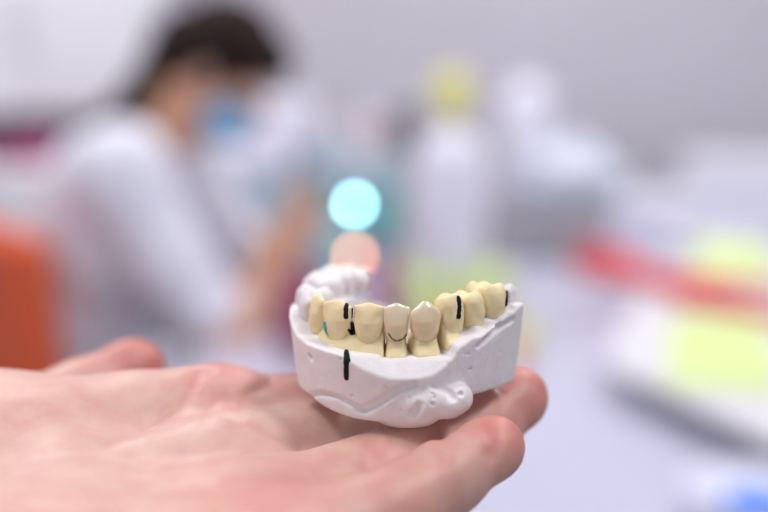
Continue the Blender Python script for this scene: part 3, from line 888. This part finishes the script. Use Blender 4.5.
# board, raised, with sheets, notes and pliers
bz = .045
c0 = QZ(603, 362, DZ+bz); c1 = QZ(800, 452, DZ+bz)
edge = (c1 - c0); edge /= np.linalg.norm(edge)
rzb = math.atan2(edge[1], edge[0])
gl = np.array([.33, .94, 0.])                     # direction of the board's left edge
BP = [c0, c0 + edge*.50, c0 + edge*.50 + np.array([.62, .30, 0]), c0 + gl*.62 + np.array([.52, .20, 0]), c0 + gl*.62]
cen = sum(BP)/5
t = thing('board', 'white angled board propped on feet on the desk, under the pliers and lime note', 'board', (cen[0], cen[1], CAMH+DZ))
bm = bmesh.new()
vb = [bm.verts.new((p[0]-cen[0], p[1]-cen[1], bz-.012)) for p in BP]; vt = [bm.verts.new((p[0]-cen[0], p[1]-cen[1], bz)) for p in BP]
bm.faces.new(vt); bm.faces.new(vb[::-1])
for i in range(5): bm.faces.new((vb[i], vb[(i+1) % 5], vt[(i+1) % 5], vt[i]))
bmesh.ops.bevel(bm, geom=list(bm.edges), offset=.002, segments=2, affect='EDGES'); bmesh.ops.recalc_face_normals(bm, faces=bm.faces)
me = bpy.data.meshes.new('board_top'); bm.to_mesh(me); bm.free(); link('board_top', me, M_paper, t)
for p in BP:
    q = (np.array(p) - cen) * .86
    lathe('foot', [(0, 0), (.014, 0), (.016, .004), (.016, bz-.013), (0, bz-.013)], M_grey, t, c=(q[0], q[1], 0))
Bz = CAMH + DZ + bz
def onboard(px, py, dz=0): 
    p = QZ(px, py, DZ+bz+dz); return (p[0], p[1], Bz + dz)
def note_pad(px0, px1, py0, py1, th, m, name, label, cat, m2=None, rz=None):
    a_ = onboard(px0, py1); b_ = onboard(px1, py1); c_ = onboard((px0+px1)/2, py0)
    w = b_[0]-a_[0]; d = c_[1]-a_[1]
    t = thing(name, label, cat, ((a_[0]+b_[0])/2, (a_[1]+c_[1])/2, Bz+.0005), rz or 0)
    box('sheets', (0, 0, th/2), (w, d, th), m, t, .0005)
    if m2: box('binding', (0, d/2-.006, th/2+.0005), (w+.001, .012, th+.001), m2, t, .0005)
    return t
note_pad(706, 816, 322, 392, .006, M_lime, 'note_pad', 'lime green note pad with a yellow edge on the white board', 'note pad', M_yellow, -.28)
note_pad(722, 800, 243, 276, .004, M_lime, 'sticky_note', 'pale lime sheet at the far edge of the white board', 'note', None, -.3)

# red pliers across the board
A = np.array(onboard(582, 262)); 
def bp(px, py, dz=.008): p = QZ(px, py, DZ+bz+dz); return Vector((p[0], p[1], CAMH+DZ+bz+dz+.007))
piv = bp(655, 283, .012)
t = thing('pliers', 'red-handled pliers lying across the top of the white board', 'pliers', (piv.x, piv.y, Bz))
def L(p): return p - Vector((piv.x, piv.y, Bz))
tube('handle', [L(bp(572, 254, .012)), L(bp(610, 258, .014)), L(bp(640, 271, .014)), L(bp(652, 280, .012))], .009, M_red, t, rs=[.011, .017, .014, .009])
tube('handle', [L(bp(576, 272, .012)), L(bp(612, 277, .014)), L(bp(640, 281, .014)), L(bp(655, 286, .012))], .009, M_red, t, rs=[.011, .016, .014, .009])
lathe('pivot', [(0, 0), (.009, 0), (.009, .006), (.005, .009), (0, .009)], M_steel, t, c=(0, 0, .014))
tube('jaw', [L(bp(650, 278, .012)), L(bp(690, 286, .012)), L(bp(730, 290, .01)), L(bp(790, 296, .008))], .006, M_red, t, rs=[.010, .013, .010, .007])
tube('jaw', [L(bp(655, 285, .012)), L(bp(690, 298, .012)), L(bp(730, 308, .01)), L(bp(790, 322, .008))], .006, M_red, t, rs=[.011, .018, .011, .008])

# white bowl with blue content bottom right
p = QZ(756, 496, DZ+.03)
t = thing('bowl', 'white bowl holding something blue, at the near right corner', 'bowl', (p[0], p[1]+.005, CAMH+DZ+.0005))
lathe('bowl_wall', [(0, 0), (.04, 0), (.044, .004), (.062, .025), (.068, .034), (.065, .034), (.058, .025), (.042, .008), (0, .007)], M_white, t)
t2 = lathe('putty', [(0, .0), (.026, .0), (.033, .010), (.031, .019), (.018, .026), (0, .028)], M_blue)
t2.location = (p[0]+.002, p[1]-.002, CAMH+DZ+.0085); tag(t2, 'bright blue lump inside the white bowl', 'putty')

# ---- left background: wall cabinet, low cabinet, maroon things
def cabinet(name, x0, x1, y0, y1, z0, z1, label, nd):
    t = thing(name, label, 'cabinet', ((x0+x1)/2, (y0+y1)/2, z0))
    w = x1-x0
    box('body', (0, 0, (z1-z0)/2), (w, y1-y0, z1-z0), M_whitecab, t, .003)
    for k in range(nd):
        d = box('door', (-w/2 + w*(k+.5)/nd, -(y1-y0)/2-.009, (z1-z0)/2), (w/nd-.006, .018, z1-z0-.01), M_whitecab, t, .003)
        box('handle', (-w/2 + w*(k+.5)/nd + w/nd*.4, -(y1-y0)/2-.025, (z1-z0)*.3), (.012, .014, .12), M_steel, d, .002)
cabinet('wall_cabinet', -1.75, -.62, 3.10, 3.449, .985, 1.75, 'white wall cabinet high behind the seated woman', 3)
cabinet('low_cabinet', -1.7, -.70, 2.75, 3.2, 0, zat(172, 2.75), 'low white cabinet behind the orange chair', 3)
zc_ = zat(172, 2.75)
for (px, w, hh, m, lab) in [(8, .1, .062, M_maroon, 'maroon box leftmost on the low white cabinet'), (46, .07, .075, M_magenta, 'magenta box between two darker boxes on the low cabinet'), (78, .055, .095, M_dark, 'dark narrow box on the low white cabinet beside the woman'), (104, .06, .075, M_maroon, 'maroon box rightmost on the low white cabinet')]:
    p = Q(px, 172, 2.95)
    t = thing('small_box', lab, 'box', (p[0], 2.95, zc_+.001))
    box('body', (0, 0, hh*.4), (w, .1, hh*.8), m, t, .003); box('lid', (0, 0, hh*.88), (w+.006, .106, hh*.24), m, t, .003)

# ================================================================== OFFICE CHAIR (orange)
seat_top = .445
cx, cy = -.49, 1.8
ch = thing('office_chair', 'orange office chair the woman sits on', 'chair', (cx+.02, cy, 0), math.radians(40))
box('seat', (0, 0, seat_top-.04), (.46, .46, .08), M_orange, ch, .03)
box('backrest', (-.21, -.0, .72), (.05, .46, .42), M_orange, ch, .022, rot=Matrix.Rotation(-.06, 3, 'Y'))
tube('back_support', [(-.12, 0, .39), (-.24, 0, .42), (-.245, 0, .66)], .018, M_black, ch)
lathe('stem', [(.028, .09), (.028, .25), (.018, .25), (.018, .39), (0, .39)], M_steel, ch)
for k in range(5):
    q = 2*PI*k/5 + .3
    lg = tube('leg', [(0, 0, .10), (.16*math.cos(q), .16*math.sin(q), .085), (.28*math.cos(q), .28*math.sin(q), .065)], .016, M_black, ch)
    lathe('caster', [(0, -.012), (.026, -.012), (.028, 0), (.026, .012), (0, .012)], M_black, lg, c=(.28*math.cos(q), .28*math.sin(q), .028), rot=Matrix.Rotation(PI/2, 3, 'X'))

# ================================================================== SEATED WOMAN (metres relative to the lens, x forward for her)
PY = 1.80
def R3(y): return np.array([[math.cos(y), 0, math.sin(y)], [0, 1, 0], [-math.sin(y), 0, math.cos(y)]])
hc = np.array([-.266, PY, -.062])
KH = .88; phi = math.radians(44)
Rh = R3(phi)                                     # head pitched forward
Rz = lambda a: np.array([[math.cos(a), -math.sin(a), 0], [math.sin(a), math.cos(a), 0], [0, 0, 1]])
Rh = Rz(-.22) @ Rh
def HP(x, y, z): return hc + Rh @ np.array([x, y, z]) * KH
neck = np.array([-.365, PY, -.165])
sh = {-1: np.array([-.405, PY-.165, -.215]), 1: np.array([-.385, PY+.165, -.215])}
el = {-1: Q(232, 345, 1.60), 1: np.array([-.27, PY+.19, -.42])}
wr = {-1: Q(264, 276, 1.67), 1: np.array([-.145, PY+.06, -.365])}
pel = np.array([-.575, PY, CAMH*0 - .66]); chest = np.array([-.455, PY, -.32]); waist = np.array([-.53, PY, -.50])
body = Field((-.78, PY-.36, -1.225), (.14, PY+.36, .12), .0055)
# head
body.ell(HP(-.005, 0, .02), tuple(q*KH for q in (.095, .074, .095)), .01, Rh)
body.ell(HP(.03, 0, -.045), tuple(q*KH for q in (.062, .055, .075)), .03, Rh)
body.ell(HP(.060, 0, -.095), tuple(q*KH for q in (.022, .025, .018)), .02, Rh)      # chin
body.cone(HP(.088, 0, .005), HP(.108, 0, -.032), .008, .013, .010)   # nose
body.ell(HP(.090, 0, -.062), tuple(q*KH for q in (.010, .022, .008)), .008, Rh)     # lips
for s_ in (-1, 1):
    body.ell(HP(.082, s_*.032, .012), tuple(q*KH for q in (.012, .015, .010)), .006, Rh, mode='cut')
    body.ell(HP(-.005, s_*.076, -.012), tuple(q*KH for q in (.018, .008, .030)), .006, Rh)   # ears
body.chain([HP(-.03, 0, -.05), neck, chest + [0, 0, .06]], [.055, .052, .09], .03)
# torso
body.ell(chest, (.10, .16, .16), .05); body.ell(waist, (.09, .14, .14), .05); body.ell(pel, (.13, .17, .12), .05)
for s_ in (-1, 1):
    body.chain([chest + [0, s_*.08, .08], sh[s_], el[s_], wr[s_]], [.06, .052, .042, .026], .025)
    hipp = pel + [0.03, s_*.09, -.02]; knee = np.array([-.12, PY+s_*.12, -.68]); ank = np.array([-.10, PY+s_*.12, -1.13])
    body.chain([hipp, knee, ank], [.085, .055, .036], .03)
    body.chain([ank, ank + [.0, 0, -.04], ank + [.14, 0, -.055]], [.036, .035, .026], .02)
    # hand with five bent fingers, cupped around the work piece
    pd = (np.array([-.125, PY - .03 + s_*.045, -.31]) - wr[s_]); pl = np.linalg.norm(pd); pd = pd/pl
    side = np.array([0, 0, 1.0]); side -= pd*(pd @ side); side /= np.linalg.norm(side)
    inw = np.cross(pd, side) * (1 if s_ < 0 else -1)
    if inw[1]*(-s_) < 0: inw = -inw
    pc = wr[s_] + pd*.045
    body.cone(wr[s_], wr[s_] + pd*.075 + side*.015, .021, .013, .012)
    body.cone(wr[s_], wr[s_] + pd*.072 - side*.018, .021, .013, .012)
    for k, ln in enumerate((.9, 1, .95, .75)):
        b0 = wr[s_] + pd*.08 + side*(.027 - .018*k)
        b1 = b0 + (pd*.030 + inw*.006)*ln; b2 = b1 + (pd*.016 + inw*.017)*ln; b3 = b2 + (pd*.004 + inw*.018)*ln
        body.chain([b0, b1, b2, b3], [.0092, .0085, .0078, .0068], .003)
    th0 = wr[s_] + pd*.03 + side*.022; th1 = th0 + pd*.028 + side*.014 + inw*.014; th2 = th1 + pd*.024 + inw*.018
    body.chain([th0, th1, th2], [.013, .0105, .008], .006)
V, F = body.mesh(); V = relax(V, F, 1)
M_skin2 = mat('skin_tan', (.64, .34, .22), .6, .06, 30, sss=.1, ssscale=.01)
wo = np.array([-.50, PY, -CAMH])
wom = mesh_np('person', V - wo, F, M_skin2); wom.location = tuple(wo + LIFT)
tag(wom, 'seated person in white coat and blue face mask, bent over handwork', 'person')
def child_mesh(name, f, m, label=None, it=1):
    V, F = f.mesh(); V = relax(V, F, it)
    o = mesh_np(name, V - wo, F, m, wom)
    if label: o['label'] = label
    return o
# coat
coat = Field((-.80, PY-.37, -.90), (.05, PY+.37, -.08), .0065)
coat.ell(chest + [-.005, 0, 0], (.125, .185, .175), .05); coat.ell(waist, (.115, .165, .15), .05); coat.ell(pel + [0, 0, .01], (.155, .20, .125), .05)
coat.chain([neck + [-.012, 0, -.055], chest + [0, 0, .05]], [.062, .11], .03)
for s_ in (-1, 1):
    cuff = el[s_]*.93 + wr[s_]*.07 if s_ < 0 else el[s_]*.7 + wr[s_]*.3
    coat.chain([chest + [0, s_*.07, .08], sh[s_], el[s_]*.5+sh[s_]*.5 + [-.005, 0, 0]] + ([el[s_]*.82+sh[s_]*.18] if s_ < 0 else [el[s_], cuff]), [.08, .072, .060, .050, .040], .03)
    coat.chain([pel + [.03, s_*.09, -.005], pel + [.25, s_*.105, -.01]], [.105, .088], .04)
sl, X_, Y_, Z_ = coat.sub((-9,)*3, (9,)*3)
P = np.stack(np.broadcast_arrays(X_, Y_, Z_), -1).astype(np.float32)
coat.D += (.004*smooth_noise(P, 22, 21) + .0025*smooth_noise(P, 50, 22)).astype(np.float32); del P
# neck opening
coat.cone(neck + [-.005, 0, -.01], neck + [.09, 0, .09], .056, .10, .005, mode='cut')
child_mesh('coat', coat, mat('white_coat', (.80, .80, .92), .85, .04, 20, .2, 200))
tr = Field((-.80, PY-.34, -1.14), (.05, PY+.34, -.52), .008)
for s_ in (-1, 1):
    tr.chain([pel + [.03, s_*.09, -.02], np.array([-.12, PY+s_*.12, -.68]), np.array([-.105, PY+s_*.12, -1.09])], [.095, .066, .055], .03)
tr.ell(pel + [0, 0, -.01], (.14, .18, .12), .04)
child_mesh('trousers', tr, mat('navy_trousers', (.08, .09, .16), .8, .1, 40))
for s_ in (-1, 1):
    so = Field((-.2, PY+s_*.12-.07, -1.222), (.12, PY+s_*.12+.07, -1.08), .006)
    a0 = np.array([-.11, PY+s_*.12, -1.15])
    so.chain([a0, a0+[0, 0, -.03], a0+[.08, 0, -.035], a0+[.16, 0, -.04]], [.045, .042, .042, .034], .02)
    sl, X_, Y_, Z_ = so.sub((-9,)*3, (9,)*3)
    so.D = np.maximum(so.D, -1.218 - np.broadcast_to(Z_, so.D.shape))
    child_mesh('shoe', so, M_white)
# hair: cap, side locks, tied tail
hr = Field((-.62, PY-.18, -.30), (-.12, PY+.18, .10), .005)
hr.ell(HP(-.014, 0, .030), tuple(q*KH for q in (.108, .088, .102)), .01, Rh)
hr.ell(HP(-.055, 0, -.015), tuple(q*KH for q in (.075, .078, .085)), .03, Rh)
hr.ell(HP(.055, 0, .075), tuple(q*KH for q in (.045, .062, .035)), .03, Rh)
face = Field(hr.lo, hr.lo + (hr.n-1)*hr.h, hr.h)
hr.ell(HP(.105, 0, -.055), tuple(q*KH for q in (.085, .12, .105)), .015, Rh, mode='cut')
hr.ell(HP(.03, 0, -.12), tuple(q*KH for q in (.075, .12, .075)), .02, Rh, mode='cut')
hr.ell(HP(-.112, 0, -.01), tuple(q*KH for q in (.026, .028, .026)), .015, Rh)
tail = [HP(-.125, 0, -.01), np.array([-.405, PY-.03, -.115]), np.array([-.455, PY-.05, -.155]), np.array([-.515, PY-.06, -.20]), np.array([-.54, PY-.06, -.26])]
hr.chain(tail, [.026, .030, .032, .026, .012], .012)
sl, X_, Y_, Z_ = hr.sub((-9,)*3, (9,)*3)
P = np.stack(np.broadcast_arrays(X_, Y_, Z_), -1).astype(np.float32)
hr.D += (.0015*smooth_noise(P, 150, 31)).astype(np.float32); del P
child_mesh('hair', hr, mat('dark_brown_hair', (.020, .008, .007), .7, .3, 60, .2, 300, spec=.2))
# mask
mk = Field((-.30, PY-.11, -.24), (-.08, PY+.11, -.03), .0032)
mk.ell(HP(.058, 0, -.058), tuple(q*KH for q in (.062, .062, .060)), .01, Rh)
mk.ell(HP(.045, 0, -.045), tuple(q*KH for q in (.058, .054, .075)), .004, Rh, mode='cut')
mk.ell(HP(.0, 0, .062), tuple(q*KH for q in (.15, .15, .072)), .004, Rh, mode='cut')
mk.ell(HP(-.06, 0, -.06), tuple(q*KH for q in (.075, .15, .15)), .004, Rh, mode='cut')
child_mesh('face_mask', mk, mat('blue_mask', (.18, .50, .80), .8, .05, 60), 'pale blue face mask')
for s_ in (-1, 1):
    tube('mask_strap', [tuple(HP(.03, s_*.068, -.03) - wo), tuple(HP(.0, s_*.083, -.004) - wo), tuple(HP(-.014, s_*.086, .01) - wo)], .0015, M_white, wom)
    bm = bmesh.new(); bmesh.ops.create_uvsphere(bm, u_segments=16, v_segments=10, radius=.011)
    me = bpy.data.meshes.new('eye'); bm.to_mesh(me); bm.free()
    e = link('eye', me, M_white, wom, tuple(HP(.073, s_*.032, .010) - wo), smooth=True)
    bm = bmesh.new(); bmesh.ops.create_uvsphere(bm, u_segments=12, v_segments=8, radius=.0055)
    me = bpy.data.meshes.new('iris'); bm.to_mesh(me); bm.free()
    link('iris', me, M_dark, e, tuple(Rh @ np.array([.0065, 0, -.002])), smooth=True)

# ================================================================== light, world, camera
w = bpy.data.worlds.new('World'); scene.world = w; w.use_nodes = True
bg = w.node_tree.nodes['Background']; bg.inputs['Color'].default_value = (.86, .93, 1.0, 1); bg.inputs['Strength'].default_value = 0.4

def area(name, loc, target, sx, sy, power, col):
    l = bpy.data.lights.new(name, 'AREA'); l.shape = 'RECTANGLE'; l.size = sx; l.size_y = sy; l.energy = power; l.color = col
    o = bpy.data.objects.new(name, l); COL.objects.link(o); o.location = loc
    o.rotation_euler = (Vector(target) - Vector(loc)).to_track_quat('-Z', 'Y').to_euler(); return o
# lamp added inside the unseen window as frontal fill, and the four ceiling panels
area('window_fill', (.35, YN+.02, 1.68), (.35, 1.0, 1.4), 3.6, 1.5, 1.2, (.95, .97, 1.0))
for (x, y) in [(-.9, .2), (.9, .2), (-.9, 2.2), (.9, 2.2)]:
    area('panel_light', (x, y, H-.03), (x, y, 0), .56, .56, 12 if y > 1 else 8.5, (1, .98, .97))

cam = bpy.data.cameras.new('camera'); co = bpy.data.objects.new('camera', cam); COL.objects.link(co)
co.location = (0, 0, CAMH); co.rotation_euler = (PI/2 - PITCH, 0, 0)
cam.lens = 50; cam.sensor_width = 36; cam.sensor_fit = 'HORIZONTAL'
cam.clip_start = .02; cam.clip_end = 50
cam.dof.use_dof = True; cam.dof.focus_distance = .2325; cam.dof.aperture_fstop = 4.0
scene.camera = co
scene.view_settings.view_transform = 'Standard'; scene.view_settings.look = 'None'
scene.view_settings.gamma = 1; scene.view_settings.use_curve_mapping = False
scene.view_settings.exposure = 0.75
